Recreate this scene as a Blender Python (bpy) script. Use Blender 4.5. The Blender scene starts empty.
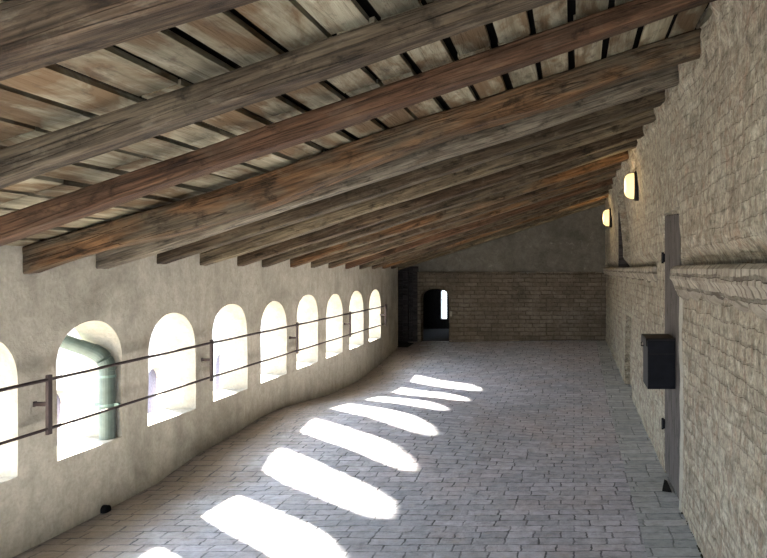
import bpy, bmesh, math, random
from mathutils import Vector, noise, Matrix
random.seed(7)
C = bpy.context.scene
COL = C.collection
PI = math.pi

# ------------------------------------------------------------------ camera
F = 740.0
PX, PY = 574.0, 269.0            # principal point of the level, shifted lens
EYE = 1.65
cam = bpy.data.cameras.new('camera')
cam.sensor_width = 36.0
cam.lens = F / 767.0 * 36.0
cam.shift_x = -(PX - 383.5) / 767.0
cam.shift_y = -(279.0 - PY) / 767.0
cam.clip_start = 0.05
cam_o = bpy.data.objects.new('camera', cam)
cam_o.location = (0, 0, EYE)
cam_o.rotation_euler = (PI / 2, 0, 0)
COL.objects.link(cam_o)
C.camera = cam_o

# ------------------------------------------------------------------ sky, sun, exposure
w = bpy.data.worlds.new('sky'); C.world = w
w.use_nodes = True
bg = w.node_tree.nodes['Background']
SUN_DIR = Vector((1.62, -1.40, -1.0)).normalized()      # the way the light travels
# hazy sky: even pale blue, brighter around the sun
_t = w.node_tree
_tc = _t.nodes.new('ShaderNodeTexCoord')
_dp = _t.nodes.new('ShaderNodeVectorMath'); _dp.operation = 'DOT_PRODUCT'
_t.links.new(_tc.outputs['Generated'], _dp.inputs[0]); _dp.inputs[1].default_value = -SUN_DIR
_mx = _t.nodes.new('ShaderNodeMath'); _mx.operation = 'MAXIMUM'; _t.links.new(_dp.outputs['Value'], _mx.inputs[0]); _mx.inputs[1].default_value = 0.0
_pw = _t.nodes.new('ShaderNodeMath'); _pw.operation = 'POWER'; _t.links.new(_mx.outputs[0], _pw.inputs[0]); _pw.inputs[1].default_value = 9.0
_ma = _t.nodes.new('ShaderNodeMath'); _ma.operation = 'MULTIPLY_ADD'; _t.links.new(_pw.outputs[0], _ma.inputs[0]); _ma.inputs[1].default_value = 4.5; _ma.inputs[2].default_value = 1.45
_t.links.new(_ma.outputs[0], bg.inputs['Strength'])
bg.inputs['Color'].default_value = (0.76, 0.87, 1.0, 1)

sun = bpy.data.lights.new('sun', 'SUN')
sun.energy = 32.0
sun.angle = math.radians(3.0)
sun.color = (1.0, 0.92, 0.78)
sun_o = bpy.data.objects.new('sun', sun)
sun_o.rotation_euler = SUN_DIR.to_track_quat('-Z', 'Y').to_euler()
sun_o.location = (-12, 10, 9)
COL.objects.link(sun_o)

def portal(loc, rot, sx, sy):
    l = bpy.data.lights.new('sky_portal', 'AREA')
    l.shape = 'RECTANGLE'; l.size = sx; l.size_y = sy
    l.cycles.is_portal = True
    o = bpy.data.objects.new('sky_portal', l)
    o.location = loc; o.rotation_euler = rot
    COL.objects.link(o)

C.view_settings.view_transform = 'Standard'
C.view_settings.look = 'None'
C.view_settings.gamma = 1.0
C.view_settings.use_curve_mapping = False
C.view_settings.exposure = 2.95
C.cycles.use_denoising = True
C.cycles.max_bounces = 10
C.cycles.diffuse_bounces = 7
C.cycles.sample_clamp_indirect = 6.0
C.cycles.caustics_reflective = False
C.cycles.caustics_refractive = False

# ------------------------------------------------------------------ node helpers
class NT:
    def __init__(self, name):
        self.m = bpy.data.materials.new(name)
        self.m.use_nodes = True
        self.t = self.m.node_tree
        self.b = self.t.nodes['Principled BSDF']
    def n(self, typ, **kw):
        nd = self.t.nodes.new(typ)
        for k, v in kw.items():
            if k.startswith('i_'):
                key = k[2:].replace('_', ' ')
                s = nd.inputs[key]
            elif k.startswith('n') and k[1:].isdigit():
                s = nd.inputs[int(k[1:])]
            else:
                setattr(nd, k, v); continue
            if isinstance(v, bpy.types.NodeSocket): self.t.links.new(v, s)
            else: s.default_value = v
        return nd
    def link(self, a, b): self.t.links.new(a, b)
    def math(self, op, a, b=0.5, clamp=False):
        return self.n('ShaderNodeMath', operation=op, use_clamp=clamp, n0=a, n1=b).outputs[0]
    def obj(self): return self.n('ShaderNodeTexCoord').outputs['Object']
    def rand(self): return self.n('ShaderNodeObjectInfo').outputs['Random']
    def mapping(self, vec, scale=(1, 1, 1), loc=(0, 0, 0)):
        return self.n('ShaderNodeMapping', i_Vector=vec, i_Scale=scale, i_Location=loc).outputs[0]
    def noise(self, vec, scale, detail=4.0, rough=0.55, dist=0.0):
        return self.n('ShaderNodeTexNoise', i_Vector=vec, i_Scale=scale, i_Detail=detail, i_Roughness=rough, i_Distortion=dist)
    def ramp(self, fac, stops, interp='LINEAR'):
        nd = self.n('ShaderNodeValToRGB', i_Fac=fac)
        r = nd.color_ramp; r.interpolation = interp
        while len(r.elements) < len(stops): r.elements.new(0.5)
        for e, (p, c) in zip(r.elements, stops):
            e.position = p
            e.color = (c, c, c, 1) if isinstance(c, (int, float)) else (*c, 1)
        return nd.outputs[0]
    def mix(self, fac, a, b, blend='MIX'):
        nd = self.n('ShaderNodeMix', data_type='RGBA', blend_type=blend)
        for s, v in ((nd.inputs[0], fac), (nd.inputs[6], a), (nd.inputs[7], b)):
            if isinstance(v, bpy.types.NodeSocket): self.link(v, s)
            else: s.default_value = v if isinstance(v, (int, float)) else (*v, 1)
        return nd.outputs[2]
    def done(self, col, rough=0.8, spec=0.3, height=None, strength=0.5, dist=0.02, metal=0.0):
        for s, v in ((self.b.inputs['Base Color'], col), (self.b.inputs['Roughness'], rough)):
            if isinstance(v, bpy.types.NodeSocket): self.link(v, s)
            else: s.default_value = v if isinstance(v, (int, float)) else (*v, 1)
        self.b.inputs['Specular IOR Level'].default_value = spec
        self.b.inputs['Metallic'].default_value = metal
        if height is not None:
            bp = self.n('ShaderNodeBump', i_Strength=strength, i_Distance=dist, i_Height=height)
            self.link(bp.outputs[0], self.b.inputs['Normal'])
        return self.m

def flat_mat(name, col, rough=0.6, spec=0.3, metal=0.0, var=0.25, scale=18.0):
    t = NT(name); v = t.obj()
    n = t.noise(v, scale, 5.0).outputs[0]
    c = t.mix(t.ramp(n, [(0.3, 0.0), (0.7, 1.0)]), tuple(x * (1 - var) for x in col), tuple(min(1, x * (1 + var)) for x in col))
    return t.done(c, rough, spec, n, 0.15, 0.01, metal)

def wood_mat(name, dark, mid, light, patch, patch_amt=0.5, grain=13.0, bump=0.8, tint=0.25):
    """long grain along local X"""
    t = NT(name)
    off = t.n('ShaderNodeVectorMath', operation='SCALE', n0=(37.0, 11.0, 23.0))
    t.link(t.rand(), off.inputs['Scale'])
    v = t.n('ShaderNodeVectorMath', operation='ADD', n0=t.obj(), n1=off.outputs[0]).outputs[0]
    g = t.noise(t.mapping(v, (0.9, grain, grain)), 1.6, 8.0, 0.62, 0.6).outputs[0]
    fine = t.noise(t.mapping(v, (2.2, grain * 4, grain * 4)), 1.7, 5.0, 0.6, 0.2).outputs[0]
    big = t.noise(t.mapping(v, (1.0, 3.0, 3.0)), 1.5, 4.0, 0.6, 0.8).outputs[0]
    c = t.ramp(g, [(0.30, dark), (0.50, mid), (0.70, light)])
    pm = t.math('MULTIPLY', t.ramp(big, [(0.42, 0.0), (0.62, 1.0)]), patch_amt)
    c = t.mix(pm, c, patch)
    c = t.mix(0.85, c, t.ramp(fine, [(0.34, 0.28), (0.50, 0.85), (0.66, 1.35)]), 'MULTIPLY')
    # blotches of soot and old whitewash
    bl = t.noise(t.mapping(v, (2.5, 5, 5)), 2.2, 6.0, 0.7, 0.4).outputs[0]
    c = t.mix(t.math('MULTIPLY', t.ramp(bl, [(0.34, 1.0), (0.47, 0.0)]), 0.85), c, tuple(x * 0.35 for x in dark))
    c = t.mix(t.math('MULTIPLY', t.ramp(bl, [(0.56, 0.0), (0.68, 1.0)]), tint), c, (0.26, 0.23, 0.175))
    # long drying cracks
    cr = t.noise(t.mapping(v, (0.25, 11, 11)), 2.0, 2.0, 0.5, 0.35).outputs[0]
    crk = t.math('ABSOLUTE', t.math('SUBTRACT', cr, 0.5))
    crk = t.ramp(crk, [(0.0, 0.0), (0.014, 1.0)])
    c = t.mix(0.5, c, t.mix(crk, (0.2, 0.17, 0.14), (1, 1, 1)), 'MULTIPLY')
    h = t.math('ADD', t.math('MULTIPLY', g, 0.6), t.math('MULTIPLY', fine, 0.25))
    h = t.math('ADD', h, t.math('MULTIPLY', crk, 0.35))
    return t.done(c, 0.85, 0.2, h, bump, 0.02)

# brick surfaces: u, v from two axes of the object's coordinates
def brick_mat(name, axes, bw, rh, mortar, ca, cb, cm, patches, bump, warp=0.02, rough=0.85, spec=0.25, dist=0.03, mfac=1.0, squash_off=0.5, limewash=False, dirt=False):
    t = NT(name)
    p = t.obj()
    wn = t.noise(p, 3.0, 3.0)
    wv = t.n('ShaderNodeVectorMath', operation='SUBTRACT', n0=wn.outputs['Color'], n1=(0.5, 0.5, 0.5))
    wv = t.n('ShaderNodeVectorMath', operation='SCALE', n0=wv.outputs[0]); wv.inputs['Scale'].default_value = warp * 2
    wn2 = t.noise(p, 22.0, 3.0)
    wv2 = t.n('ShaderNodeVectorMath', operation='SUBTRACT', n0=wn2.outputs['Color'], n1=(0.5, 0.5, 0.5))
    wv2 = t.n('ShaderNodeVectorMath', operation='SCALE', n0=wv2.outputs[0]); wv2.inputs['Scale'].default_value = warp * 0.9
    q = t.n('ShaderNodeVectorMath', operation='ADD', n0=p, n1=wv.outputs[0]).outputs[0]
    q = t.n('ShaderNodeVectorMath', operation='ADD', n0=q, n1=wv2.outputs[0]).outputs[0]
    s = t.n('ShaderNodeSeparateXYZ', n0=q)
    uv = t.n('ShaderNodeCombineXYZ', n0=s.outputs[axes[0]], n1=s.outputs[axes[1]]).outputs[0]
    br = t.n('ShaderNodeTexBrick', i_Vector=uv, i_Scale=1.0, i_Mortar_Size=mortar, i_Mortar_Smooth=0.35, i_Bias=0.0, i_Brick_Width=bw, i_Row_Height=rh)
    br.offset = squash_off; br.squash = 0.8; br.squash_frequency = 3
    br.inputs['Color1'].default_value = (0, 0, 0, 1); br.inputs['Color2'].default_value = (1, 1, 1, 1)
    br.inputs['Mortar'].default_value = (0.5, 0.5, 0.5, 1)
    per = br.outputs['Color']; mf = br.outputs['Fac']
    n1 = t.noise(p, 1.1, 5.0, 0.6).outputs[0]
    n2 = t.noise(p, 14.0, 6.0, 0.65).outputs[0]
    n3 = t.noise(p, 60.0, 4.0, 0.6).outputs[0]
    c = t.mix(per, ca, cb)
    for (sc, lo, hi, pc, amt, loc) in patches:
        pn = t.noise(t.mapping(p, (1, 1, 1), loc), sc, 5.0, 0.62).outputs[0]
        c = t.mix(t.math('MULTIPLY', t.ramp(pn, [(lo, 0.0), (hi, 1.0)]), amt), c, pc)
    c = t.mix(0.8 if limewash else 0.6, c, t.ramp(n2, [(0.30, 0.45), (0.5, 0.95), (0.68, 1.25)]), 'MULTIPLY')
    if limewash: c = t.mix(0.7, c, t.ramp(n3, [(0.32, 0.5), (0.55, 1.1)]), 'MULTIPLY')
    gap = t.math('MULTIPLY', mf, t.ramp(t.noise(p, 5.0, 4.0).outputs[0], [(0.35, 0.25), (0.6, 1.0)]))
    if dirt:          # brown earth and old clay bricks, with painted shade, in a ragged strip along the window wall
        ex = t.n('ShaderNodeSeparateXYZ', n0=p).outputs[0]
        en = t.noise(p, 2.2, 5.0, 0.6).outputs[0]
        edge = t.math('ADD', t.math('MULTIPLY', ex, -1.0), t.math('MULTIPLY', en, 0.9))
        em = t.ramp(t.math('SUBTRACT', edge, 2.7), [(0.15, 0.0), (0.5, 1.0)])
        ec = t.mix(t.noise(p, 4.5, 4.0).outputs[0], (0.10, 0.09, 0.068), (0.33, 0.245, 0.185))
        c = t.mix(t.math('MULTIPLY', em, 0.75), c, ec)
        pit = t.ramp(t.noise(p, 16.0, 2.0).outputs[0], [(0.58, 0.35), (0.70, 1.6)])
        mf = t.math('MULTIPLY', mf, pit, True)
    if limewash:      # thick old limewash fills many of the joints
        cov = t.ramp(t.noise(t.mapping(p, (1, 1, 1), (7, 7, 3)), 1.6, 4.0, 0.6).outputs[0], [(0.42, 1.0), (0.60, 0.18)])
        up = t.n('ShaderNodeSeparateXYZ', n0=p).outputs[2]
        cov = t.math('MULTIPLY', cov, t.ramp(t.math('MULTIPLY', up, 0.33), [(0.50, 1.0), (0.62, 0.4)]))
        gap = t.math('MULTIPLY', gap, cov)
    c = t.mix(t.math('MULTIPLY', gap, mfac), c, cm)
    h = t.math('SUBTRACT', t.math('MULTIPLY', n2, 0.55), t.math('MULTIPLY', gap, 1.0))
    h = t.math('ADD', h, t.math('MULTIPLY', n3, 0.18))
    h = t.math('ADD', h, t.math('MULTIPLY', per, 0.25))
    return t.done(c, rough, spec, h, bump, dist)

def plaster_mat(name, a, b, stain, bump=0.35, scratches=False):
    t = NT(name); p = t.obj()
    n1 = t.noise(p, 1.4, 6.0, 0.65, 0.3).outputs[0]
    n2 = t.noise(p, 9.0, 7.0, 0.68, 0.5).outputs[0]
    n3 = t.noise(t.mapping(p, (1, 3.5, 0.7)), 1.6, 5.0, 0.6, 0.3).outputs[0]
    c = t.mix(t.ramp(n2, [(0.30, 0.0), (0.70, 1.0)]), a, b)
    c = t.mix(t.math('MULTIPLY', t.ramp(n3, [(0.50, 0.0), (0.72, 1.0)]), 0.55), c, stain)
    c = t.mix(t.math('MULTIPLY', t.ramp(n1, [(0.55, 0.0), (0.75, 1.0)]), 0.5), c, tuple(min(1, x * 1.25) for x in b))
    n4 = t.noise(t.mapping(p, (1, 1, 1), (5, 3, 8)), 0.9, 6.0, 0.65, 0.4).outputs[0]
    c = t.mix(t.math('MULTIPLY', t.ramp(n4, [(0.50, 0.0), (0.66, 1.0)]), 0.6), c, tuple(x * 0.72 for x in stain))
    if scratches:
        sn = t.noise(t.mapping(p, (1, 1, 1.0)), 1.7, 2.0, 0.5, 0.8).outputs[0]
        sk = t.ramp(t.math('ABSOLUTE', t.math('SUBTRACT', sn, 0.54)), [(0.0, 1.0), (0.007, 0.0)])
        sk = t.math('MULTIPLY', sk, t.ramp(n2, [(0.5, 0.0), (0.65, 0.6)]))
        c = t.mix(sk, c, (0.30, 0.29, 0.27))
    sc = t.noise(p, 40.0, 4.0, 0.6).outputs[0]
    c = t.mix(0.35, c, t.ramp(sc, [(0.30, 0.6), (0.6, 1.05)]), 'MULTIPLY')
    h = t.math('ADD', t.math('MULTIPLY', n2, 0.9), t.math('MULTIPLY', sc, 0.2))
    return t.done(c, 0.9, 0.15, h, bump, 0.03)

# ------------------------------------------------------------------ materials
M = {}
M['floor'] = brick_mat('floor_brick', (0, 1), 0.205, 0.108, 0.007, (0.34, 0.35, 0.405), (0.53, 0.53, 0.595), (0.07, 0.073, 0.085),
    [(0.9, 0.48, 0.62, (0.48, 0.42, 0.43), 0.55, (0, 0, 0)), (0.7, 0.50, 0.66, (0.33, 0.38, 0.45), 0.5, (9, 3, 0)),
     (2.5, 0.52, 0.70, (0.52, 0.525, 0.56), 0.6, (4, 8, 0)), (6.0, 0.56, 0.70, (0.22, 0.22, 0.25), 0.6, (2, 2, 6)), (9.0, 0.57, 0.70, (0.40, 0.36, 0.31), 0.5, (7, 1, 3))], 0.95, 0.028, 0.60, 0.4, 0.03, dirt=True)  # the dirt strip also carries painted shade at the window wall's foot
M['floor_border'] = brick_mat('floor_border_brick', (0, 1), 0.30, 0.125, 0.007, (0.32, 0.35, 0.38), (0.48, 0.51, 0.535), (0.11, 0.125, 0.13),
    [(1.2, 0.50, 0.66, (0.30, 0.32, 0.30), 0.5, (2, 5, 0))], 0.75, 0.025, 0.62, 0.4, 0.025)
M['plaster'] = plaster_mat('left_wall_plaster', (0.39, 0.366, 0.296), (0.55, 0.522, 0.432), (0.29, 0.266, 0.208))
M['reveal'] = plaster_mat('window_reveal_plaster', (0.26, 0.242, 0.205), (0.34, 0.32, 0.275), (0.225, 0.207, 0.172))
M['brick_right'] = brick_mat('right_wall_brick', (1, 2), 0.235, 0.078, 0.008, (0.2104, 0.1770, 0.1361), (0.3127, 0.2776, 0.2123), (0.1364, 0.1166, 0.0893),
    [(2.2, 0.40, 0.60, (0.3127, 0.2879, 0.2263), 0.8, (3, 1, 7)), (7.5, 0.53, 0.66, (0.2559, 0.1656, 0.1175), 0.55, (1, 9, 2)),
     (13.0, 0.52, 0.62, (0.4094, 0.3827, 0.3102), 0.65, (2, 4, 4)), (18.0, 0.53, 0.63, (0.1308, 0.1119, 0.0871), 0.6, (5, 5, 1)),
     (4.0, 0.56, 0.70, (0.1706, 0.1461, 0.1132), 0.6, (6, 2, 1))], 1.0, 0.03, 0.9, 0.12, 0.03, 0.5, limewash=True)
M['ledge'] = brick_mat('ledge_brick', (1, 2), 0.13, 0.085, 0.010, (0.23, 0.20, 0.16), (0.34, 0.305, 0.245), (0.10, 0.085, 0.066),
    [(5.0, 0.46, 0.62, (0.32, 0.295, 0.24), 0.6, (3, 1, 7)), (6.0, 0.56, 0.7, (0.20, 0.165, 0.13), 0.6, (1, 9, 2))], 1.0, 0.02, 0.9, 0.12, 0.04)
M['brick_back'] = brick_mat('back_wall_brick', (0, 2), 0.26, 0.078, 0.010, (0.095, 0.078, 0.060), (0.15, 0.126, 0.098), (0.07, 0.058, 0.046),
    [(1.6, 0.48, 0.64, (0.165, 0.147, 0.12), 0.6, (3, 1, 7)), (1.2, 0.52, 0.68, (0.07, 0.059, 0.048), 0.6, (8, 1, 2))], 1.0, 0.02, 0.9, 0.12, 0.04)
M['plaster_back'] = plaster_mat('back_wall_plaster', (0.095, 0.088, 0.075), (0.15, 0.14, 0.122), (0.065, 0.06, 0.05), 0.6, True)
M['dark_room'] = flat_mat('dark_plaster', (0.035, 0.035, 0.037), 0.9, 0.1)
M['deck'] = flat_mat('roof_deck_dark', (0.012, 0.010, 0.009), 0.95, 0.05)
M['w_brown'] = wood_mat('wood_brown', (0.0224, 0.0139, 0.0084), (0.0636, 0.0402, 0.0236), (0.1075, 0.0722, 0.0441), (0.1118, 0.0861, 0.0547), 0.45)
M['w_grey'] = wood_mat('wood_grey', (0.0344, 0.0254, 0.0160), (0.0843, 0.0648, 0.0418), (0.1419, 0.1123, 0.0745), (0.0602, 0.0394, 0.0236), 0.6)
M['w_red'] = wood_mat('wood_red', (0.034, 0.016, 0.008), (0.085, 0.043, 0.023), (0.130, 0.070, 0.038), (0.085, 0.056, 0.035), 0.45, tint=0.08)
M['w_orange'] = wood_mat('wood_orange', (0.036, 0.020, 0.010), (0.125, 0.066, 0.030), (0.220, 0.120, 0.055), (0.095, 0.078, 0.053), 0.9, 11.0, 1.0, tint=0.15)
M['w_pale'] = wood_mat('wood_pale', (0.085, 0.070, 0.050), (0.175, 0.149, 0.112), (0.265, 0.230, 0.178), (0.085, 0.062, 0.042), 0.7, tint=0.5)
M['w_straw'] = wood_mat('wood_straw', (0.060, 0.044, 0.027), (0.155, 0.120, 0.074), (0.260, 0.208, 0.132), (0.085, 0.062, 0.041), 0.6, tint=0.35)
M['door_wood'] = wood_mat('door_wood_grey', (0.055, 0.048, 0.044), (0.082, 0.073, 0.068), (0.108, 0.098, 0.092), (0.072, 0.064, 0.060), 0.4, 12.0, 0.4, tint=0.0)
M['partition_wood'] = wood_mat('partition_wood_dark', (0.016, 0.014, 0.014), (0.036, 0.032, 0.032), (0.062, 0.056, 0.055), (0.045, 0.040, 0.040), 0.3, tint=0.0)

def board_mat():
    t = NT('roof_board_wood'); p = t.obj(); r = t.rand()
    off = t.n('ShaderNodeVectorMath', operation='SCALE', n0=(37.0, 11.0, 23.0)); t.link(r, off.inputs['Scale'])
    v = t.n('ShaderNodeVectorMath', operation='ADD', n0=p, n1=off.outputs[0]).outputs[0]
    g = t.noise(t.mapping(v, (14, 1.0, 14)), 1.5, 7.0, 0.6, 0.6).outputs[0]
    big = t.noise(t.mapping(v, (3, 1.2, 3)), 1.7, 5.0, 0.6, 0.6).outputs[0]
    c = t.ramp(g, [(0.28, (0.15, 0.125, 0.080)), (0.5, (0.29, 0.262, 0.185)), (0.7, (0.42, 0.388, 0.288))])
    c = t.mix(t.math('MULTIPLY', t.ramp(big, [(0.46, 0.0), (0.58, 1.0)]), 0.85), c, (0.150, 0.092, 0.046))
    rr = t.math('FRACT', t.math('MULTIPLY', r, 7.31))
    c = t.mix(0.8, c, t.ramp(rr, [(0.0, 0.45), (1.0, 1.15)]), 'MULTIPLY')
    st = t.noise(t.mapping(v, (6, 3, 6)), 1.6, 6.0, 0.7).outputs[0]
    c = t.mix(t.math('MULTIPLY', t.ramp(st, [(0.30, 1.0), (0.45, 0.0)]), 0.7), c, (0.06, 0.045, 0.033))
    return t.done(c, 0.9, 0.15, g, 0.6, 0.02)
M['board'] = board_mat()
M['rust_iron'] = flat_mat('rust_brown_iron', (0.036, 0.024, 0.024), 0.6, 0.3, 0.3)
M['black_metal'] = flat_mat('black_painted_metal', (0.007, 0.007, 0.009), 0.7, 0.10, 0.0)
M['black_trim'] = flat_mat('black_trim_metal', (0.012, 0.010, 0.0095), 0.7, 0.12)
M['pipe'] = flat_mat('green_grey_pipe', (0.055, 0.078, 0.068), 0.5, 0.4, 0.0, 0.2)
M['pipe_band'] = flat_mat('pipe_band', (0.10, 0.16, 0.14), 0.45, 0.4)
M['hole'] = flat_mat('drain_black', (0.01, 0.01, 0.011), 0.9, 0.1)
M['facade'] = plaster_mat('facade_render', (0.40, 0.37, 0.335), (0.47, 0.44, 0.405), (0.35, 0.32, 0.29), 0.2)
M['facade_hole'] = flat_mat('facade_arch_shade', (0.115, 0.105, 0.130), 0.9, 0.1)
M['court'] = flat_mat('courtyard_gravel', (0.27, 0.255, 0.23), 0.95, 0.1)
M['moss'] = flat_mat('dark_moss', (0.030, 0.030, 0.018), 0.95, 0.05)
def glow_mat():
    t = NT('lamp_glass'); p = t.obj()
    n = t.noise(p, 9.0, 3.0).outputs[0]
    c = t.mix(n, (1.0, 0.55, 0.14), (1.0, 0.78, 0.36))
    t.link(c, t.b.inputs['Emission Color']); t.b.inputs['Emission Strength'].default_value = 0.24
    return t.done((0.35, 0.31, 0.23), 0.3, 0.4)
M['glow'] = glow_mat()

# ------------------------------------------------------------------ mesh helpers
def tag(o, label, cat, group=None, kind=None):
    o['label'] = label; o['category'] = cat
    if group: o['group'] = group
    if kind: o['kind'] = kind
    return o
def mesh_obj(name, bm, mats, parent=None, smooth=False, loc=None):
    me = bpy.data.meshes.new(name)
    bmesh.ops.recalc_face_normals(bm, faces=bm.faces)
    if smooth:
        for f in bm.faces: f.smooth = True
    bm.to_mesh(me); bm.free()
    for m in (mats if isinstance(mats, (list, tuple)) else [mats]): me.materials.append(m)
    o = bpy.data.objects.new(name, me); COL.objects.link(o)
    if parent: o.parent = parent
    if loc: o.location = loc
    return o
def struct(name, bm, mats, label, cat, smooth=False):
    o = mesh_obj(name, bm, mats, None, smooth)
    return tag(o, label, cat, None, 'structure')
def empty(name, loc, label, cat, group=None):
    o = bpy.data.objects.new(name, None); o.location = loc; COL.objects.link(o)
    o.empty_display_size = 0.1
    return tag(o, label, cat, group)
def box(bm, x0, x1, y0, y1, z0, z1, bevel=0.0, mi=0):
    vs = [bm.verts.new((x, y, z)) for x in (x0, x1) for y in (y0, y1) for z in (z0, z1)]
    fs = [bm.faces.new([vs[i] for i in q]) for q in ((0, 1, 3, 2), (4, 6, 7, 5), (0, 4, 5, 1), (2, 3, 7, 6), (0, 2, 6, 4), (1, 5, 7, 3))]
    for f in fs: f.material_index = mi
    if bevel > 0:
        es = list({e for f in fs for e in f.edges})
        bmesh.ops.bevel(bm, geom=es, offset=bevel, segments=2, affect='EDGES', profile=0.6)
def tube(bm, pts, r, n=10, caps=True):
    pts = [Vector(p) for p in pts]; rings = []
    rr = r if isinstance(r, (list, tuple)) else [r] * len(pts)
    for i, p in enumerate(pts):
        a = pts[max(i - 1, 0)]; b = pts[min(i + 1, len(pts) - 1)]
        d = (b - a).normalized()
        up = Vector((0, 0, 1)) if abs(d.z) < 0.9 else Vector((0, 1, 0))
        s = d.cross(up).normalized(); u = s.cross(d)
        rings.append([bm.verts.new(p + (s * math.cos(t) + u * math.sin(t)) * rr[i]) for t in (2 * PI * k / n for k in range(n))])
    for A, B in zip(rings, rings[1:]):
        for k in range(n): bm.faces.new((A[k], A[(k + 1) % n], B[(k + 1) % n], B[k]))
    if caps: bm.faces.new(rings[0][::-1]); bm.faces.new(rings[-1])
def interp(tab, x):
    if x <= tab[0][0]: return tab[0][1]
    for (a, va), (b, vb) in zip(tab, tab[1:]):
        if x <= b:
            t = (x - a) / (b - a); t = t * t * (3 - 2 * t)
            return va + (vb - va) * t
    return tab[-1][1]
def lin(tab, x):
    if x <= tab[0][0]: return tab[0][1]
    for (a, va), (b, vb) in zip(tab, tab[1:]):
        if x <= b: return va + (vb - va) * (x - a) / (b - a)
    return tab[-1][1]
def frange(a, b, step):
    n = max(1, int(round((b - a) / step)))
    return [a + (b - a) * i / n for i in range(n + 1)]
def N(x, y, z, s): return noise.noise(Vector((x * s, y * s, z * s)))

# ------------------------------------------------------------------ shape of the gallery
XL = -3.2                        # inner face of the window wall
TH = 0.27                        # its thickness
Y0, YB = -2.2, 14.0              # rear end, pulled close for more daylight; end wall
HUMP = [(5.7, 0.0), (6.3, 0.075), (7.0, 0.10), (7.6, 0.135), (8.1, 0.13), (8.8, 0.08), (9.6, 0.015), (10.2, 0.0), (11.0, 0.0), (11.7, 0.05), (12.7, 0.15), (13.6, 0.235), (14.0, 0.27)]
RISE = [(9.0, 0.0), (14.0, 0.30)]
def floor_z(x, y):
    l = lin(HUMP, y); r = lin(RISE, y)
    t = min(1, max(0, (x + 2.0) / 2.2)); t = t * t * (3 - 2 * t)
    return l * (1 - t) + r * t
def right_base(y): return 0.446 * (EYE - lin(RISE, y)) if y < 14 else 0.602
RTOP = [(3.5, 0.75), (4.4, 0.765), (5.0, 0.72), (6.5, 0.715), (8.0, 0.65), (9.0, 0.60), (11.0, 0.59), (14.0, 0.605)]
def right_x(y, z):
    b = right_base(y); u = interp(RTOP, y)
    t = min(1, max(0, (z - 1.65) / 1.1))
    return b + (u - b) * t
SL = 0.322
def roof_z(x): return 1.645 + SL * (x - XL)        # underside of the rafters
DECK = 0.138                                      # rafters' depth, measured upright

# ------------------------------------------------------------------ floor
bm = bmesh.new()
ys = frange(Y0, YB + 0.30, 0.12)
xs = frange(XL - 0.3, 0.42, 0.13)
xs2 = [0.42, 0.52, 0.62, 0.72, 0.85]
allx = xs + xs2[1:]
g = [[bm.verts.new((x, y, floor_z(x, y) + 0.006 * N(x, y, 0.3, 1.7))) for y in ys] for x in allx]
for i in range(len(allx) - 1):
    for j in range(len(ys) - 1):
        f = bm.faces.new((g[i][j], g[i + 1][j], g[i + 1][j + 1], g[i][j + 1]))
        f.material_index = 1 if allx[i] >= 0.419 else 0
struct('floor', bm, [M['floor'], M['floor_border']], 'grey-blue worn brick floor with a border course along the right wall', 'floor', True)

# ------------------------------------------------------------------ window wall
WC = {k: 4.91 + 0.997 * (k - 2) for k in range(-4, 10)}
WHW = {k: 0.345 for k in WC}; WHW[2] = 0.33
def win_at(y):
    for k, c in WC.items():
        if abs(y - c) < WHW[k] - 1e-5: return k
    return None
def sill_z(k): return min(0.52, 0.455 + 0.007 * max(0, k - 1))
def arch_z(k, y):
    top = {2: 1.305, 3: 1.30, 4: 1.325, 5: 1.305, 6: 1.345, 7: 1.315, 8: 1.33, 9: 1.32}.get(k, 1.31)
    rise = 0.29 if k % 2 else 0.27
    u = (y - WC[k]) / WHW[k]
    return top - rise + rise * math.sqrt(max(0, 1 - abs(u) ** 2.15)) + 0.004 * math.sin(9 * y)
LEND = 13.45
def lface(y, z):
    return XL + 0.012 * N(0, y, z, 1.1) + 0.005 * N(3, y, z, 4.0) - 0.02 * max(0, 0.3 - z) * 0
ycol = set([Y0, LEND])
for k, c in WC.items():
    for i in range(21):
        u = -math.cos(PI * i / 20)
        ycol.add(round(c + u * WHW[k], 5))
ycol = sorted(ycol)
fine = []
for a, b in zip(ycol, ycol[1:]):
    fine.append(a)
    if b - a > 0.15:
        n = int((b - a) / 0.1)
        fine += [a + (b - a) * i / n for i in range(1, n)]
fine.append(ycol[-1])
WTOP = 1.98
def column(bm, ya, yb, fa, fb, x_of, nz):
    """a patch between two upright lines; fa, fb = (z_lo, z_hi) at each"""
    A = [bm.verts.new((x_of(ya, fa[0] + (fa[1] - fa[0]) * i / nz), ya, fa[0] + (fa[1] - fa[0]) * i / nz)) for i in range(nz + 1)]
    B = [bm.verts.new((x_of(yb, fb[0] + (fb[1] - fb[0]) * i / nz), yb, fb[0] + (fb[1] - fb[0]) * i / nz)) for i in range(nz + 1)]
    for i in range(nz): bm.faces.new((A[i], B[i], B[i + 1], A[i + 1]))
bm = bmesh.new()
xo = lambda y, z: XL - TH
for ya, yb in zip(fine, fine[1:]):
    k = win_at((ya + yb) / 2)
    for xf, base in ((lface, None), (xo, -3.0)):
        za = floor_z(XL, ya) - 0.03 if base is None else base
        zb = floor_z(XL, yb) - 0.03 if base is None else base
        if k is None:
            column(bm, ya, yb, (za, WTOP), (zb, WTOP), xf, 20 if base is None else 2)
        else:
            s = sill_z(k)
            column(bm, ya, yb, (za, s), (zb, s), xf, 5 if base is None else 2)
            column(bm, ya, yb, (arch_z(k, ya), WTOP), (arch_z(k, yb), WTOP), xf, 8 if base is None else 2)
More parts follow.
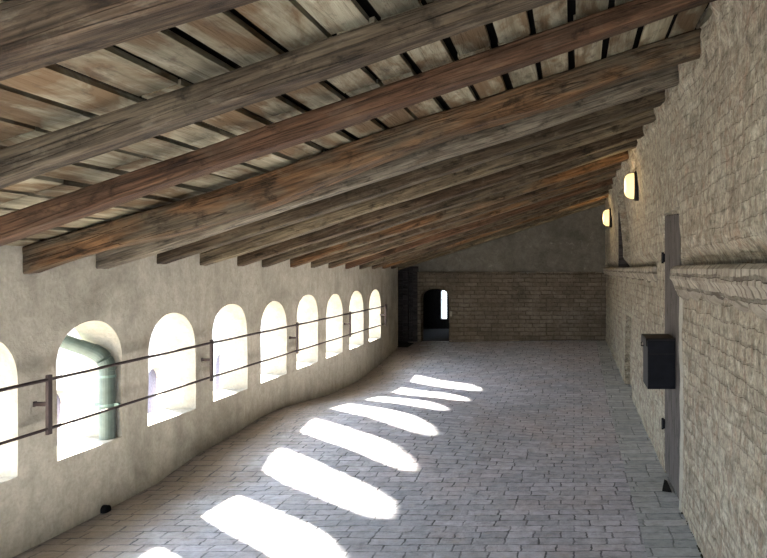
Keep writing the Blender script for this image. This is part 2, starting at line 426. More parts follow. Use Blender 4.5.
# far end face and top
for yy in (LEND, Y0):
    z = floor_z(XL, yy) - 0.03
    vs = [bm.verts.new(p) for p in ((XL, yy, z), (XL - TH, yy, z), (XL - TH, yy, WTOP), (XL, yy, WTOP))]; bm.faces.new(vs)
vs = [bm.verts.new(p) for p in ((XL, Y0, WTOP), (XL - TH, Y0, WTOP), (XL - TH, LEND, WTOP), (XL, LEND, WTOP))]; bm.faces.new(vs)
bmesh.ops.remove_doubles(bm, verts=bm.verts, dist=0.0008)
struct('wall_left', bm, M['plaster'], 'rough grey-beige plaster wall pierced by a row of arched openings', 'wall', True)

ordw = {1: 'nearest arched opening, cut by the left picture edge', 2: 'second arched opening, with the green-grey drainpipe standing in it',
        3: 'third arched opening, just beyond the one with the drainpipe', 4: 'fourth arched opening from the front in the plaster wall',
        5: 'fifth arched opening, middle of the row of nine', 6: 'sixth arched opening, fourth from the far end of the row',
        7: 'seventh arched opening, third from the far end of the row', 8: 'second last arched opening of the plaster wall', 9: 'last and farthest arched opening before the rail ends'}
for k, c in WC.items():
    bm = bmesh.new()
    yy = [y for y in fine if abs(y - c) <= WHW[k] + 1e-4]
    nx = 4
    def strip(line):
        rows = [[bm.verts.new((lface(y, z) * (1 - i / nx) + (XL - TH) * (i / nx), y, z)) for i in range(nx + 1)] for (y, z) in line]
        for A, B in zip(rows, rows[1:]):
            for i in range(nx): bm.faces.new((A[i], A[i + 1], B[i + 1], B[i]))
    s = sill_z(k)
    sl = True; strip([(y, s) for y in yy])
    sl = False
    strip([(yy[0], s + (arch_z(k, yy[0]) - s) * i / 6) for i in range(7)])
    strip([(y, arch_z(k, y)) for y in yy])
    strip([(yy[-1], s + (arch_z(k, yy[-1]) - s) * i / 6) for i in range(7)])
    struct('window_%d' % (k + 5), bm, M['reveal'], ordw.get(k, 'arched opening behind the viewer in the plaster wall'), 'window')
    portal((XL - TH - 0.01, c, 0.9), (0, -PI / 2, 0), 0.92, 0.72)

# ------------------------------------------------------------------ right wall with door recess and blind niches
DY0, DY1, DTOP = 5.10, 5.98, 2.085
NI_L = (9.25, 10.15, 0.0, 1.03)          # low niche
NI_U = (8.95, 10.25, 1.66, 2.66)          # tall niche above the ledge
def wall_off(y, z):
    if DY0 < y < DY1 and z < DTOP: return 0.035
    if NI_L[0] < y < NI_L[1] and NI_L[2] - 1 < z < NI_L[3]: return 0.07
    if NI_U[0] < y < NI_U[1] and NI_U[2] < z < NI_U[3]: return 0.10
    if (y < 5.07 or y > 6.55) and 1.64 < z < 1.80: return 0.075 * min(1, (1.80 - z) / 0.10)
    return 0.0
RAFTERS = [  # far face y, how far the underside lies above the common line, width, waviness, material
    (2.05, 0.00, 0.15, 0.010, 'w_brown'), (2.80, -0.012, 0.12, 0.010, 'w_grey'), (3.50, -0.016, 0.12, 0.008, 'w_red'),
    (4.44, -0.02, 0.16, 0.030, 'w_orange'), (5.11, 0.008, 0.15, 0.012, 'w_pale'), (5.82, 0.035, 0.14, 0.012, 'w_grey'),
    (6.47, 0.035, 0.14, 0.012, 'w_straw'), (7.17, 0.03, 0.14, 0.012, 'w_brown'), (7.73, 0.025, 0.14, 0.012, 'w_grey'),
    (8.48, 0.02, 0.14, 0.012, 'w_orange'), (9.14, 0.02, 0.14, 0.012, 'w_brown'), (9.80, 0.02, 0.14, 0.012, 'w_orange'),
    (10.48, 0.0, 0.14, 0.012, 'w_red'), (11.17, 0.0, 0.14, 0.012, 'w_grey'), (11.86, 0.0, 0.14, 0.012, 'w_brown'),
    (12.48, 0.0, 0.14, 0.012, 'w_orange'), (13.07, 0.0, 0.14, 0.012, 'w_grey'), (13.64, -0.01, 0.15, 0.015, 'w_straw')]
yl = set(frange(Y0, 1.2, 0.4) + frange(1.2, 8.0, 0.045) + frange(8.0, YB + 0.02, 0.08))
for e in (DY0, DY1, NI_L[0], NI_L[1], NI_U[0], NI_U[1]):
    yl = {y for y in yl if abs(y - e) > 0.02}; yl |= {e - 0.003, e + 0.003}
yl = sorted(yl)
zl = set(frange(-0.05, 3.35, 0.045))
for e in (DTOP, NI_L[3], NI_U[2], NI_U[3]):
    zl = {z for z in zl if abs(z - e) > 0.015}; zl |= {e - 0.003, e + 0.003}
zl = sorted(zl)
def right_surface(y, z):
    x = right_x(y, z) + wall_off(y, z)
    x += 0.014 * N(1, y, z, 2.2) + 0.010 * N(5, y, z, 8.0)
    # ragged mortar lumps packed around the rafter ends
    d = z - roof_z(x)
    if d > -0.16 and y > 1:
        lump = max(0, 0.5 + N(2, y, z, 4.5) + 0.5 * N(7, y, z, 11.0))
        x -= 0.045 * lump * min(1, (d + 0.16) / 0.14)
    return x
bm = bmesh.new()
g = [[bm.verts.new((right_surface(y, z), y, z)) for z in zl] for y in yl]
for i in range(len(yl) - 1):
    for j in range(len(zl) - 1):
        bm.faces.new((g[i][j], g[i][j + 1], g[i + 1][j + 1], g[i + 1][j]))
# outer skin so the wall has its thickness
ov = [bm.verts.new(p) for p in ((1.3, Y0, -0.05), (1.3, YB + 0.02, -0.05), (1.3, YB + 0.02, 3.35), (1.3, Y0, 3.35))]
bm.faces.new(ov)
for a, b, p, q in ((g[0][0], g[-1][0], ov[0], ov[1]), (g[0][-1], g[-1][-1], ov[3], ov[2]), (g[0][0], g[0][-1], ov[0], ov[3]), (g[-1][0], g[-1][-1], ov[1], ov[2])):
    bm.faces.new((a, b, q, p))
struct('wall_right', bm, M['brick_right'], 'whitewashed rough brick wall on the right', 'wall')

# ledge courses at eye height (two runs, broken by the door)
def ledge(name, ya, yb, proj, zt, depth, label, seed):
    bm = bmesh.new(); rows = []
    for y in frange(ya, yb, 0.05):
        n1 = N(seed, y, 0, 3.0); n2 = N(seed + 5, y, 0, 9.0)
        x = right_x(y, 1.6)
        p = proj * (1 + 0.15 * n1 + 0.12 * n2)
        e = min(1, (y - ya) / 0.06 + 0.75, (yb - y) / 0.06 + 0.75)
        p *= e
        zb = zt - depth * (1 + 0.35 * n1 + 0.3 * n2)
        t = zt + 0.006 * n2
        prof = [(x + 0.03, t + 0.012), (x - p * 0.75, t + 0.008), (x - p, t - 0.012), (x - p * 1.02, t - depth * 0.45), (x - p * 0.85, t - depth * 0.56),
                (x - p * 0.62, zb + 0.02), (x - p * 0.35, zb), (x + 0.03, zb - 0.025)]
        rows.append([bm.verts.new((a + 0.006 * N(seed, y, b, 14), y, b)) for a, b in prof])
    for A, B in zip(rows, rows[1:]):
        for i in range(len(A) - 1): bm.faces.new((A[i], B[i], B[i + 1], A[i + 1]))
    bm.faces.new(rows[0]); bm.faces.new(rows[-1])
    struct(name, bm, M['ledge'], label, 'ledge')
ledge('trim_1', Y0, 5.07, 0.085, 1.662, 0.165, 'crumbling brick ledge on the right wall, this side of the plank door', 1.0)
ledge('trim_2', 6.55, YB, 0.055, 1.662, 0.11, 'brick ledge on the right wall beyond the plank door', 2.0)

# ------------------------------------------------------------------ end wall, recess and dark room behind
ARX0, ARX1, ARTOP = -2.90, -2.365, 1.275
def back_hole(x):
    if ARX0 < x < ARX1:
        u = (x - (ARX0 + ARX1) / 2) / ((ARX1 - ARX0) / 2)
        return ARTOP - 0.17 + 0.17 * math.sqrt(max(0, 1 - abs(u) ** 2.2))
    return None
bm = bmesh.new()
bx = sorted(set([round(v, 4) for v in frange(ARX1, 0.75, 0.09)] + [round((ARX0 + ARX1) / 2 - math.cos(PI * i / 16) * (ARX1 - ARX0) / 2, 4) for i in range(17)] + [-2.96]))
LZ = 1.575
def bface(x, z): return YB + 0.010 * N(x, 0, z, 2.0) + 0.006 * N(x, 4, z, 8.0) + (0.035 if z > LZ + 0.012 else 0)
def colx(xa, xb, lo_a, hi_a, lo_b, hi_b, nz, mi, yfun):
    A = [bm.verts.new((xa, yfun(xa, lo_a + (hi_a - lo_a) * i / nz), lo_a + (hi_a - lo_a) * i / nz)) for i in range(nz + 1)]
    B = [bm.verts.new((xb, yfun(xb, lo_b + (hi_b - lo_b) * i / nz), lo_b + (hi_b - lo_b) * i / nz)) for i in range(nz + 1)]
    for i in range(nz):
        f = bm.faces.new((A[i], B[i], B[i + 1], A[i + 1])); f.material_index = mi
for xa, xb in zip(bx, bx[1:]):
    m = (xa + xb) / 2; h = back_hole(m)
    lo = 0.2
    if h is not None:
        la = back_hole(min(max(xa, ARX0 + 1e-6), ARX1 - 1e-6)); lb = back_hole(min(max(xb, ARX0 + 1e-6), ARX1 - 1e-6))
        colx(xa, xb, la, LZ, lb, LZ, 5, 0, bface)
        for (A, B) in (((xa, la), (xb, lb)),):
            vs = [bm.verts.new(p) for p in ((xa, YB, la), (xb, YB, lb), (xb, YB + 0.25, lb), (xa, YB + 0.25, la))]; bm.faces.new(vs)
    else:
        colx(xa, xb, lo, LZ, lo, LZ, 16, 0, bface)
    colx(xa, xb, LZ, LZ + 0.022, LZ, LZ + 0.022, 1, 0, lambda x, z: YB - 0.03 if z > LZ + 0.001 else YB - 0.0)
    colx(xa, xb, LZ + 0.022, 3.3, LZ + 0.022, 3.3, 12, 1, bface)
    vs = [bm.verts.new(p) for p in ((xa, YB - 0.03, LZ + 0.022), (xb, YB - 0.03, LZ + 0.022), (xb, YB + 0.035, LZ + 0.022), (xa, YB + 0.035, LZ + 0.022))]; bm.faces.new(vs)
for xx in (ARX0, ARX1):
    vs = [bm.verts.new(p) for p in ((xx, YB, 0.2), (xx, YB + 0.25, 0.2), (xx, YB + 0.25, ARTOP - 0.17), (xx, YB, ARTOP - 0.17))]; bm.faces.new(vs)
# above the side recess
vs = [bm.verts.new(p) for p in ((XL - TH - 0.6, YB + 0.03, 1.70), (-2.96, YB + 0.03, 1.70), (-2.96, YB + 0.03, 3.3), (XL - TH - 0.6, YB + 0.03, 3.3))]
f = bm.faces.new(vs); f.material_index = 1
bmesh.ops.remove_doubles(bm, verts=bm.verts, dist=0.0005)
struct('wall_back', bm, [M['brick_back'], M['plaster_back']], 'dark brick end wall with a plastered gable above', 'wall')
# a row of projecting header bricks under the gable line
bm = bmesh.new()
x = -2.9
while x < 0.58:
    wv = random.uniform(0.05, 0.09)
    z0 = LZ - 0.055 - random.uniform(0, 0.02)
    box(bm, x, x + wv, YB - 0.035 - random.uniform(0, 0.012), YB + 0.02, z0, LZ - 0.003, 0.006)
    x += wv + random.uniform(0.035, 0.06)
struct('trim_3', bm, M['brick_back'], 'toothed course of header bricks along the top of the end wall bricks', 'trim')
# room behind the arch: dark shell with a slot of daylight
bm = bmesh.new()
RX0, RX1, RY1, RZ1 = -3.95, -1.6, 17.0, 2.0
SX0, SX1, SZ0, SZ1 = -3.065, -2.925, 0.50, 1.15
def quad(bm, *ps):
    f = bm.faces.new([bm.verts.new(p) for p in ps]); return f
quad(bm, (RX0, YB + 0.15, -0.3), (RX1, YB + 0.15, -0.3), (RX1, YB + 0.15, 0.28), (RX0, YB + 0.15, 0.28))
quad(bm, (RX0, YB + 0.15, 0.28), (RX1, YB + 0.15, 0.28), (RX1, RY1, 0.28), (RX0, RY1, 0.28))
quad(bm, (RX0, YB + 0.03, RZ1), (RX1, YB + 0.03, RZ1), (RX1, RY1, RZ1), (RX0, RY1, RZ1))
quad(bm, (RX0, YB + 0.03, 0.26), (RX0, RY1, 0.26), (RX0, RY1, RZ1), (RX0, YB + 0.03, RZ1))
quad(bm, (RX1, YB + 0.03, 0.26), (RX1, RY1, 0.26), (RX1, RY1, RZ1), (RX1, YB + 0.03, RZ1))
for (a, b, c, d) in ((RX0, SX0, 0.26, RZ1), (SX1, RX1, 0.26, RZ1), (SX0, SX1, 0.26, SZ0), (SX0, SX1, SZ1, RZ1)):
    box(bm, a, b, RY1, RY1 + 0.2, c, d)
quad(bm, (ARX1, YB + 0.25, 0.2), (RX1, YB + 0.25, 0.2), (RX1, YB + 0.25, RZ1), (ARX1, YB + 0.25, RZ1))
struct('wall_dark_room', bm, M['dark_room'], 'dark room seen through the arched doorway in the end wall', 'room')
# wall between left wall end and the end wall (closes the recess)
bm = bmesh.new()
box(bm, XL - TH - 0.62, XL - TH - 0.5, LEND - 0.1, YB + 0.3, 0.1, 2.0)
box(bm, XL - TH - 0.6, XL - TH + 0.02, LEND - 0.12, LEND - 0.02, -0.2, 2.0)
quad(bm, (XL - TH - 0.6, LEND - 0.1, 0.262), (XL + 0.2, LEND - 0.1, 0.236), (XL + 0.2, YB + 0.3, 0.275), (XL - TH - 0.6, YB + 0.3, 0.275))
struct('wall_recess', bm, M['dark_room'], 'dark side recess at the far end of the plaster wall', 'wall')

# unseen rear end of the gallery; wide opening added to let in daylight
bm = bmesh.new()
for (a, b, c, d) in ((XL - 0.3, -2.9, -0.1, 3.3), (0.3, 1.2, -0.1, 3.3), (-2.9, 0.3, 2.35, 3.3)):
    box(bm, a, b, Y0 - 0.3, Y0, c, d)
struct('wall_rear', bm, M['plaster'], 'unseen plaster end wall behind the viewer, with an opening added for daylight', 'wall')
portal((-1.3, Y0 - 0.32, 1.17), (-PI / 2, 0, 0), 3.2, 2.35)

# ------------------------------------------------------------------ roof: dark deck, boards as its parts
bm = bmesh.new()
def deck_z(x): return roof_z(x) + DECK + 0.028
xa, xb = XL - 0.62, 1.32
quad(bm, (xa, Y0 - 0.3, deck_z(xa) + .03), (xb, Y0 - 0.3, deck_z(xb) + .03), (xb, YB + 0.4, deck_z(xb) + .03), (xa, YB + 0.4, deck_z(xa) + .03))
quad(bm, (xa, Y0 - 0.3, deck_z(xa) + .12), (xb, Y0 - 0.3, deck_z(xb) + .12), (xb, YB + 0.4, deck_z(xb) + .12), (xa, YB + 0.4, deck_z(xa) + .12))
ceiling = struct('ceiling', bm, M['deck'], 'sloping lean-to roof of pale boards with dark gaps between them', 'roof')
cuts_all = [0.6, 2.765, 3.46, 4.37, 5.04, 5.76]
x = XL - 0.05; row = 0; nb = 0
while x < 0.80:
    wd = random.uniform(0.138, 0.158)
    inner = [c for c in cuts_all[1:-1] if random.random() < 0.50]
    cuts = [cuts_all[0]] + inner + [cuts_all[-1], YB]
    for ya, yb in zip(cuts, cuts[1:]):
        bm = bmesh.new()
        dx = random.uniform(-0.008, 0.008); tw = random.uniform(-0.006, 0.006)
        a, b = x + dx, x + wd + dx
        za, zb = roof_z(a) + DECK + 0.002, roof_z(b) + DECK + 0.002
        vs = []
        for y, s in ((ya + 0.003, 1), (yb - 0.003, -1)):
            for (xx, zz) in ((a + tw * s, za), (b + tw * s, zb), (b + tw * s, zb + 0.022), (a + tw * s, za + 0.022)):
                vs.append(bm.verts.new((xx - a, y - ya, zz - za)))
        for q in ((0, 1, 2, 3), (7, 6, 5, 4), (0, 4, 5, 1), (1, 5, 6, 2), (2, 6, 7, 3), (3, 7, 4, 0)): bm.faces.new([vs[i] for i in q])
        mesh_obj('roof_board', bm, M['board'], ceiling, loc=(a, ya, za)); nb += 1
    x += 0.181; row += 1
print('boards', nb)

# ------------------------------------------------------------------ rafters
RLAB = [
    'brown rafter nearest the viewer, crossing the top left corner', 'grey weathered rafter second from the viewer, running to the top edge',
    'smooth red-brown rafter third from the viewer, below the grey one', 'thick gnarled grey and orange rafter, fourth from the viewer, lowest tip at left',
    'pale whitewashed grey rafter just behind the gnarled thick one', 'dull grey rafter second behind the gnarled thick one',
    'straw-coloured rafter third behind the gnarled thick one', 'dark brown rafter eighth from the viewer, behind the straw-coloured one',
    'grey rafter ninth from the viewer, between a brown and an orange rafter', 'orange-brown rafter tenth from the viewer, over the fifth opening',
    'brown rafter eleventh from the viewer, behind the tenth orange-brown one', 'orange-brown rafter twelfth from the viewer',
    'reddish rafter thirteenth from the viewer, sixth from the far end', 'grey rafter fifth from the far end wall',
    'dark brown rafter fourth from the far end wall', 'orange-brown rafter third from the far end wall',
    'grey rafter next to last before the end wall', 'pale brown last rafter against the dark gable of the end wall']
ANG = math.atan(SL)
for i, (yf, dz, wid, wav, mat) in enumerate(RAFTERS):
    dep = DECK - dz; sl = SL
    if i in (1, 2): sl, dep = 0.341, (0.110 if i == 1 else 0.106)
    ANG = math.atan(sl)
    x0 = XL - 0.03
    xe = right_x(yf, 2.9) + 0.05
    L = (xe - x0) / math.cos(ANG)
    bm = bmesh.new(); rings = []
    H = dep * math.cos(ANG)
    nseg = 44
    r = 0.013
    prof = []
    for (cy, cz, a0) in ((wid / 2 - r, H - r, 0), (-wid / 2 + r, H - r, 90), (-wid / 2 + r, r, 180), (wid / 2 - r, r, 270)):
        for a in (0, 45, 90):
            t = math.radians(a0 + a)
            prof.append((cy + r * math.cos(t), cz + r * math.sin(t)))
    # extra points on the faces for a hewn, uneven surface
    full = []
    for (p, q) in zip(prof, prof[1:] + prof[:1]):
        full.append(p)
        if math.hypot(p[0] - q[0], p[1] - q[1]) > 0.06:
            full += [(p[0] + (q[0] - p[0]) * t, p[1] + (q[1] - p[1]) * t) for t in (0.33, 0.67)]
    for s in range(nseg + 1):
        l = L * s / nseg
        sc = 1 + 0.09 * N(i * 3.1, l, 0, 1.1) * wav / 0.012
        oy = wav * N(l, i * 7.7, 3, 0.9); oz = wav * 0.8 * N(l, i * 5.3, 9, 1.0)
        ring = []
        for (py, pz) in full:
            nn = 0.005 * N(l * 0.6, py * 3 + i * 9, pz * 3, 5.0) + 0.35 * wav * N(l, py * 2 + i, pz * 2, 2.3)
            top = min(1, pz / H)
            sag = -0.055 * math.exp(-((l - 1.25) / 0.75) ** 2) if i == 3 else 0.0
            qy = py * sc + oy + nn * (1 if py > 0 else -1)
            qz = H + (pz - H) * sc * 1.0 + oz * (1 - top) + nn * (1 - top) + sag * (1 - 0.4 * top)
            ring.append(bm.verts.new((l, qy, qz)))
        rings.append(ring)
    n = len(full)
    for A, B in zip(rings, rings[1:]):
        for k in range(n): bm.faces.new((A[k], A[(k + 1) % n], B[(k + 1) % n], B[k]))
    bm.faces.new(rings[0]); bm.faces.new(rings[-1][::-1])
    o = mesh_obj('rafter', bm, M[mat], None, True)
    # the roof deck rides on the rafters' tops
    ztop = roof_z(x0) + DECK
    o.location = (x0, yf - wid / 2, roof_z(-1.2) + sl * (x0 + 1.2) + dz)
    o.rotation_euler = (0, -ANG, 0)
    tag(o, RLAB[i], 'rafter', 'rafters under the lean-to roof')

# ------------------------------------------------------------------ railing along the openings
RXX = -3.115
rail = empty('railing', (RXX, 2.4, 0), 'rust-brown iron railing of two thin bars running in front of the arched openings', 'railing')
def part(name, bm, m, parent, smooth=False):
    o = mesh_obj(name, bm, m, None, smooth)
    o.parent = parent
    o.matrix_parent_inverse = Matrix.Translation(Vector(parent.location)).inverted()
    return o
TOPR = [(2.0, 0.975), (4.4, 0.995), (6.3, 1.015), (12.3, 1.04)]
BOTR = [(2.0, 0.690), (4.4, 0.703), (6.3, 0.722), (12.3, 0.748)]
YEND = 12.22
bm = bmesh.new(); tube(bm, [(RXX, y, lin(TOPR, y)) for y in frange(-2.1, YEND + 0.03, 0.5)], 0.0105, 8); part('top_bar', bm, M['rust_iron'], rail, True)
bm = bmesh.new(); tube(bm, [(RXX, y, lin(BOTR, y)) for y in frange(-2.1, YEND + 0.03, 0.5)], 0.0095, 8); part('bottom_bar', bm, M['rust_iron'], rail, True)
for y in (2.40, 4.39, 6.36, 8.33, 10.30, YEND):
    bm = bmesh.new()
    box(bm, RXX - 0.010, RXX + 0.010, y - 0.018, y + 0.018, lin(BOTR, y) - 0.035, lin(TOPR, y) + 0.028, 0.004)
    p = part('post', bm, M['rust_iron'], rail)
    bm = bmesh.new()
    zc = (lin(BOTR, y) + lin(TOPR, y)) / 2
    box(bm, XL - 0.005, RXX - 0.008, y - 0.014, y + 0.010, zc - 0.012, zc + 0.012, 0.003)
    box(bm, XL - 0.005, XL + 0.008, y - 0.016, y + 0.012, zc - 0.016, zc + 0.016, 0.003)
    b = mesh_obj('bracket', bm, M['rust_iron'], None); b.parent = p

# ------------------------------------------------------------------ drainpipe in the second opening
pipe = empty('drainpipe', (-3.27, 5.185, sill_z(2) - 0.01), 'green-grey drainpipe with an elbow standing on the sill of the second opening', 'drainpipe')
def bez(p0, p1, p2, n):
    p0, p1, p2 = map(Vector, (p0, p1, p2))
    return [p0 * (1 - t) ** 2 + p1 * 2 * t * (1 - t) + p2 * t * t for t in (i / n for i in range(n + 1))]
PZ = 0.462
P0, P1, P2 = Vector((-3.270, 5.185, PZ)), Vector((-3.270, 5.185, 1.040)), Vector((-3.78, 5.00, 1.28))
a = P1 + (P0 - P1).normalized() * 0.10; b = P1 + (P2 - P1).normalized() * 0.10
bm = bmesh.new(); tube(bm, [P0, P0.lerp(a, 0.5), a], 0.05, 20); part('straight_pipe', bm, M['pipe'], pipe, False)
bm = bmesh.new(); tube(bm, bez(a, P1, b, 10), 0.0535, 20); part('elbow', bm, M['pipe'], pipe, False)
bm = bmesh.new(); tube(bm, [b, b.lerp(P2, 0.5), P2], 0.05, 20); part('sloping_pipe', bm, M['pipe'], pipe, False)
for zz in (0.70, 0.90):
    bm = bmesh.new(); tube(bm, [(P0.x, P0.y, zz - 0.008), (P0.x, P0.y, zz + 0.008)], 0.0545, 20)
    if zz < 0.8:
        box(bm, P0.x - 0.085, P0.x - 0.05, P0.y - 0.01, P0.y + 0.01, zz - 0.012, zz + 0.012, 0.002)
        box(bm, P0.x + 0.05, P0.x + 0.085, P0.y - 0.01, P0.y + 0.01, zz - 0.012, zz + 0.012, 0.002)
    cb = part('clamp_band', bm, M['pipe_band'], pipe); cb['label'] = 'light green clamp band'

# ------------------------------------------------------------------ plank door in the right wall
DX = 0.750
door = empty('door_1', (DX, (DY0 + DY1) / 2, 0.0), 'tall grey-brown plank door flush in the right brick wall, behind the black box', 'door'); door['kind'] = 'structure'
npl = 6; pw = (DY1 - DY0 - 0.03) / npl
bm = bmesh.new()
for i in range(npl):
    ya = DY0 + 0.015 + i * pw
    box(bm, DX - 0.018, DX + 0.012, ya + 0.002, ya + pw - 0.002, 0.035, 2.035 + 0.008 * i, 0.003)
leaf = bm
me = bpy.data.meshes.new('door_leaf')
# grain runs upright: build the leaf lying along local X
rot = Matrix.Rotation(PI / 2, 4, 'Y')
bmesh.ops.transform(leaf, matrix=rot, verts=leaf.verts)
bmesh.ops.recalc_face_normals(leaf, faces=leaf.faces)
leaf.to_mesh(me); leaf.free(); me.materials.append(M['door_wood'])
lo = bpy.data.objects.new('door_leaf', me); COL.objects.link(lo); lo.parent = door
lo.matrix_parent_inverse = Matrix.Translation(Vector(door.location)).inverted(); lo.rotation_euler = (0, -PI / 2, 0)
for zz in (0.40, 1.74):
    bm = bmesh.new()
    box(bm, DX - 0.036, DX - 0.012, DY1 - 0.03, DY1 + 0.02, zz - 0.035, zz + 0.035, 0.005)
    tube(bm, [(DX - 0.034, DY1 + 0.0, zz - 0.045), (DX - 0.034, DY1 + 0.0, zz + 0.045)], 0.010, 10)
    h = part('hinge', bm, M['black_metal'], door); h['label'] = 'black iron hinge'
# plastered edge of the near jamb
bm = bmesh.new()
rows = []
for z in frange(0.0, 1.49, 0.06):
    x = right_x(5.1, z) + 0.010 * N(1, 5.1, z, 2.2)
    y = DY0 - 0.002
    j = 0.008 * N(4, 0, z, 6)
    rows.append([bm.verts.new(p) for p in ((x + 0.05, y, z), (x - 0.010 + j, y - 0.006, z), (x - 0.014 + j, y - 0.02, z), (x - 0.012 + j, y - 0.075 + 2 * j, z), (x + 0.03, y - 0.11, z))])
for A, B in zip(rows, rows[1:]):
    for i in range(4): bm.faces.new((A[i], B[i], B[i + 1], A[i + 1]))
struct('trim_4', bm, M['reveal'], 'pale plaster edge of the plank door jamb', 'trim', True)

# dark upright strip at the far edge of the tall niche above the ledge
bm = bmesh.new()
xt = right_x(10.3, 2.1)
box(bm, xt - 0.035, xt + 0.12, 10.255, 10.40, 1.68, 2.64, 0.006)
struct('trim_5', bm, M['partition_wood'], 'dark upright strip in the tall niche above the far ledge', 'trim')

# ------------------------------------------------------------------ black box hung on the door
BY0, BX0, BX1 = 5.32, 0.530, 0.728
mb = empty('metal_box', (BX1, BY0 + 0.13, 0.775), 'black sheet-metal box with a lid, fixed to the plank door', 'box')
bm = bmesh.new(); box(bm, BX0, BX1, BY0, BY0 + 0.36, 0.785, 1.135, 0.005); part('box_body', bm, M['black_metal'], mb)
bm = bmesh.new()
box(bm, BX0 - 0.012, BX1, BY0 - 0.008, BY0 + 0.375, 1.135, 1.152, 0.004)
box(bm, BX0 - 0.014, BX0 - 0.006, BY0 - 0.008, BY0 + 0.375, 1.095, 1.145, 0.002)
part('box_lid', bm, M['black_trim'], mb)
bm = bmesh.new(); box(bm, BX0 + 0.008, BX1 - 0.008, BY0 - 0.004, BY0 + 0.004, 1.035, 1.042, 0.001)
part('box_seam', bm, M['black_trim'], mb)
bm = bmesh.new(); tube(bm, [(BX0 - 0.012, BY0 + 0.30, 1.10), (BX0 - 0.020, BY0 + 0.30, 1.09), (BX0 - 0.020, BY0 + 0.30, 1.07), (BX0 - 0.003, BY0 + 0.30, 1.065)], 0.005, 8); part('lid_catch', bm, M['black_trim'], mb)

# ------------------------------------------------------------------ bulkhead wall lamps
def lamp(y, z, s, label, watts):
    xw = right_surface(y, z) + 0.012
    t = empty('wall_lamp', (xw, y, z), label, 'lamp', 'lit lamps on the right wall')
    bm = bmesh.new()
    # back plate: rounded oval disc facing the room (-x)
    def oval(bm, x, ry, rz, n=28): return [bm.verts.new((x, ry * math.copysign(abs(math.cos(a)) ** 0.8, math.cos(a)), rz * math.copysign(abs(math.sin(a)) ** 0.8, math.sin(a)))) for a in (2 * PI * k / n for k in range(n))]
    rs = [oval(bm, 0.0, 0.095 * s, 0.150 * s), oval(bm, -0.035 * s, 0.095 * s, 0.150 * s), oval(bm, -0.048 * s, 0.085 * s, 0.140 * s), oval(bm, -0.048 * s, 0.076 * s, 0.128 * s)]
    for A, B in zip(rs, rs[1:]):
        for k in range(28): bm.faces.new((A[k], A[(k + 1) % 28], B[(k + 1) % 28], B[k]))
    bm.faces.new(rs[0]); bm.faces.new(rs[-1])
    mesh_obj('lamp_base', bm, M['black_trim'], t, False)
    bm = bmesh.new(); rs = []
    for q in range(8):
        a = PI / 2 * q / 8
        rs.append(oval(bm, -0.046 * s - 0.095 * s * math.sin(a) , 0.078 * s * math.cos(a) ** 0.38, 0.130 * s * math.cos(a) ** 0.38))
    for A, B in zip(rs, rs[1:]):
        for k in range(28): bm.faces.new((A[k], A[(k + 1) % 28], B[(k + 1) % 28], B[k]))
    bm.faces.new(rs[-1])
    gl = mesh_obj('lamp_glass', bm, M['glow'], t, True); gl['label'] = 'glowing warm glass cover'
    l = bpy.data.lights.new('lamp_light', 'POINT'); l.energy = watts; l.color = (1.0, 0.72, 0.36); l.shadow_soft_size = 0.05
    lo = bpy.data.objects.new('lamp_light', l); lo.parent = t; lo.location = (-0.18 * s, 0, 0); COL.objects.link(lo)
lamp(7.85, 2.53, 1.05, 'nearer glowing oval wall lamp high on the right wall', 1.4)
lamp(12.0, 2.48, 1.04, 'farther glowing oval wall lamp near the end wall', 1.4)

# ------------------------------------------------------------------ dark plank partition in the side recess
pt = empty('plank_partition', (-3.12, YB + 0.06, 0.27), 'dark timber plank partition in the far left corner beside the arched doorway', 'partition')
for (xa, xb, yy, nm) in ((-3.36, -3.24, 0.10, 'plank_panel'), (-3.15, -3.05, 0.10, 'plank_panel')):
    bm = bmesh.new()
    n = 3; ww = (xb - xa) / n
    for i in range(n): box(bm, xa + i * ww + 0.002, xa + (i + 1) * ww - 0.002, YB + yy, YB + yy + 0.03, 0.30, 1.60, 0.003)
    part(nm, bm, M['partition_wood'], pt)
for (xa, xb) in ((-3.24, -3.15), (-3.05, -2.95)):
    bm = bmesh.new(); box(bm, xa, xb, YB + 0.02, YB + 0.13, 0.27, 1.66, 0.006); part('post_timber', bm, M['partition_wood'], pt)
bm = bmesh.new(); box(bm, -3.46, -2.95, YB + 0.03, YB + 0.13, 1.60, 1.70, 0.006); part('head_rail', bm, M['partition_wood'], pt)
bm = bmesh.new(); box(bm, -3.46, -3.24, YB + 0.03, YB + 0.12, 0.27, 0.40, 0.006); part('foot_rail', bm, M['partition_wood'], pt)

# small fittings
bm = bmesh.new(); box(bm, -2.345, -2.305, YB - 0.022, YB + 0.012, 0.755, 0.85, 0.006)
o = mesh_obj('wall_switch', bm, M['reveal']); tag(o, 'small pale fitting on the end wall just right of the arched doorway', 'switch')
bm = bmesh.new(); box(bm, XL - 0.005, XL + 0.02, 12.50, 12.62, 0.74, 1.05, 0.004)
o = mesh_obj('wall_plate', bm, M['reveal']); tag(o, 'small pale plate on the plaster wall beyond the rail end', 'plate')

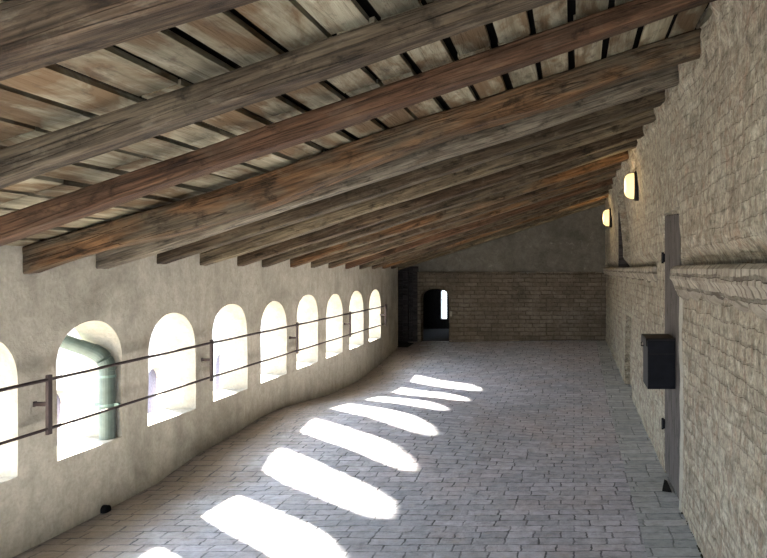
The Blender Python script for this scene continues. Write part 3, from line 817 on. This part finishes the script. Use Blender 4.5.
# ------------------------------------------------------------------ floor drains
dr = empty('floor_drain', (XL + 0.03, 5.02, floor_z(XL, 5.0)), 'black drain outlet at the foot of the plaster wall below the second opening', 'drain')
bm = bmesh.new()
pts = []
tube(bm, [(XL - 0.02, 5.02, 0.016), (XL + 0.04, 5.02, 0.014)], 0.034, 16)
part('outlet_pipe', bm, M['hole'], dr)
bm = bmesh.new()
n = 14
A = [bm.verts.new((XL + 0.043, 5.02 + 0.025 * math.cos(2 * PI * k / n), 0.015 + 0.025 * math.sin(2 * PI * k / n))) for k in range(n)]
bm.faces.new(A); B = [bm.verts.new((XL + 0.036, v.co.y, v.co.z)) for v in A]
for k in range(n): bm.faces.new((A[k], A[(k + 1) % n], B[(k + 1) % n], B[k]))
part('outlet_mouth', bm, M['hole'], dr)
bm = bmesh.new()
A = [(0.655, 5.50), (0.722, 5.46), (0.722, 5.74), (0.705, 5.78)]
lo_ = [bm.verts.new((x, y, -0.002)) for x, y in A]; up = [bm.verts.new((x, y, 0.008)) for x, y in A]
bm.faces.new(up); bm.faces.new(lo_[::-1])
for k in range(4): bm.faces.new((lo_[k], lo_[(k + 1) % 4], up[(k + 1) % 4], up[k]))
o = mesh_obj('gully_cover', bm, M['hole']); tag(o, 'small black wedge-shaped gully at the foot of the plank door', 'drain')
# moss and dirt in the joint at the foot of the right wall
bm = bmesh.new()
y = 2.6
while y < 5.05:
    r = random.choice((0.006, 0.008, 0.010, 0.013, 0.019)) * random.uniform(0.7, 1.1)
    c = Vector((right_surface(y, 0.01) - 0.006, y, 0.004))
    bmesh.ops.create_icosphere(bm, subdivisions=1, radius=r, matrix=Matrix.Translation(c) @ Matrix.Diagonal((0.6, random.uniform(1.0, 2.4), 0.45, 1)))
    y += random.choice((0.012, 0.02, 0.03, 0.05, 0.16))
o = mesh_obj('moss', bm, M['moss']); tag(o, 'dark moss and dirt in the joint at the foot of the right wall', 'moss', None, 'stuff')

# ------------------------------------------------------------------ outside: courtyard and the building across it
bm = bmesh.new()
quad(bm, (-40, -30, -3.0), (XL - TH, -30, -3.0), (XL - TH, 40, -3.0), (-40, 40, -3.0))
struct('ground', bm, M['court'], 'pale sunlit courtyard ground seen through the openings', 'ground')
fa = empty('building', (-13.0, 15.0, -3.0), 'pale rendered building with arched windows across the courtyard', 'building')
fx = -13.0
bm = bmesh.new()
cols = []
aw = [9.8 + 4.4 * i for i in range(6)]
def ahole(y):
    for c in aw:
        if abs(y - c) < 0.55: return (-2.95, -1.85 + 0.45 * math.sqrt(max(0, 1 - ((y - c) / 0.55) ** 2)))
yy = sorted(set([2.0, 36.0] + [round(c - 0.55 * math.cos(PI * i / 12), 4) for c in aw for i in range(13)]))
for ya, yb in zip(yy, yy[1:]):
    h = ahole((ya + yb) / 2)
    if h is None: quad(bm, (fx, ya, -3.0), (fx, yb, -3.0), (fx, yb, 0.9), (fx, ya, 0.9))
    else:
        ha = ahole(min(max(ya, min(aw, key=lambda c: abs(c - ya)) - 0.5499), min(aw, key=lambda c: abs(c - ya)) + 0.5499))[1]
        hb = ahole(min(max(yb, min(aw, key=lambda c: abs(c - yb)) - 0.5499), min(aw, key=lambda c: abs(c - yb)) + 0.5499))[1]
        quad(bm, (fx, ya, -3.0), (fx, yb, -3.0), (fx, yb, -2.95), (fx, ya, -2.95))
        quad(bm, (fx, ya, ha), (fx, yb, hb), (fx, yb, 0.9), (fx, ya, 0.9))
        quad(bm, (fx, ya, ha), (fx, yb, hb), (fx - 0.3, yb, hb), (fx - 0.3, ya, ha))
quad(bm, (fx, 2.0, 0.9), (fx, 36, 0.9), (fx - 5, 36, 0.9), (fx - 5, 2.0, 0.9))
quad(bm, (fx, 2.0, -3), (fx - 5, 2, -3), (fx - 5, 2, 0.9), (fx, 2.0, 0.9))
part('facade', bm, M['facade'], fa)
for c in aw:
    bm = bmesh.new(); box(bm, fx - 0.34, fx - 0.28, c - 0.56, c + 0.56, -2.95, -1.38); part('arched_window', bm, M['facade_hole'], fa)
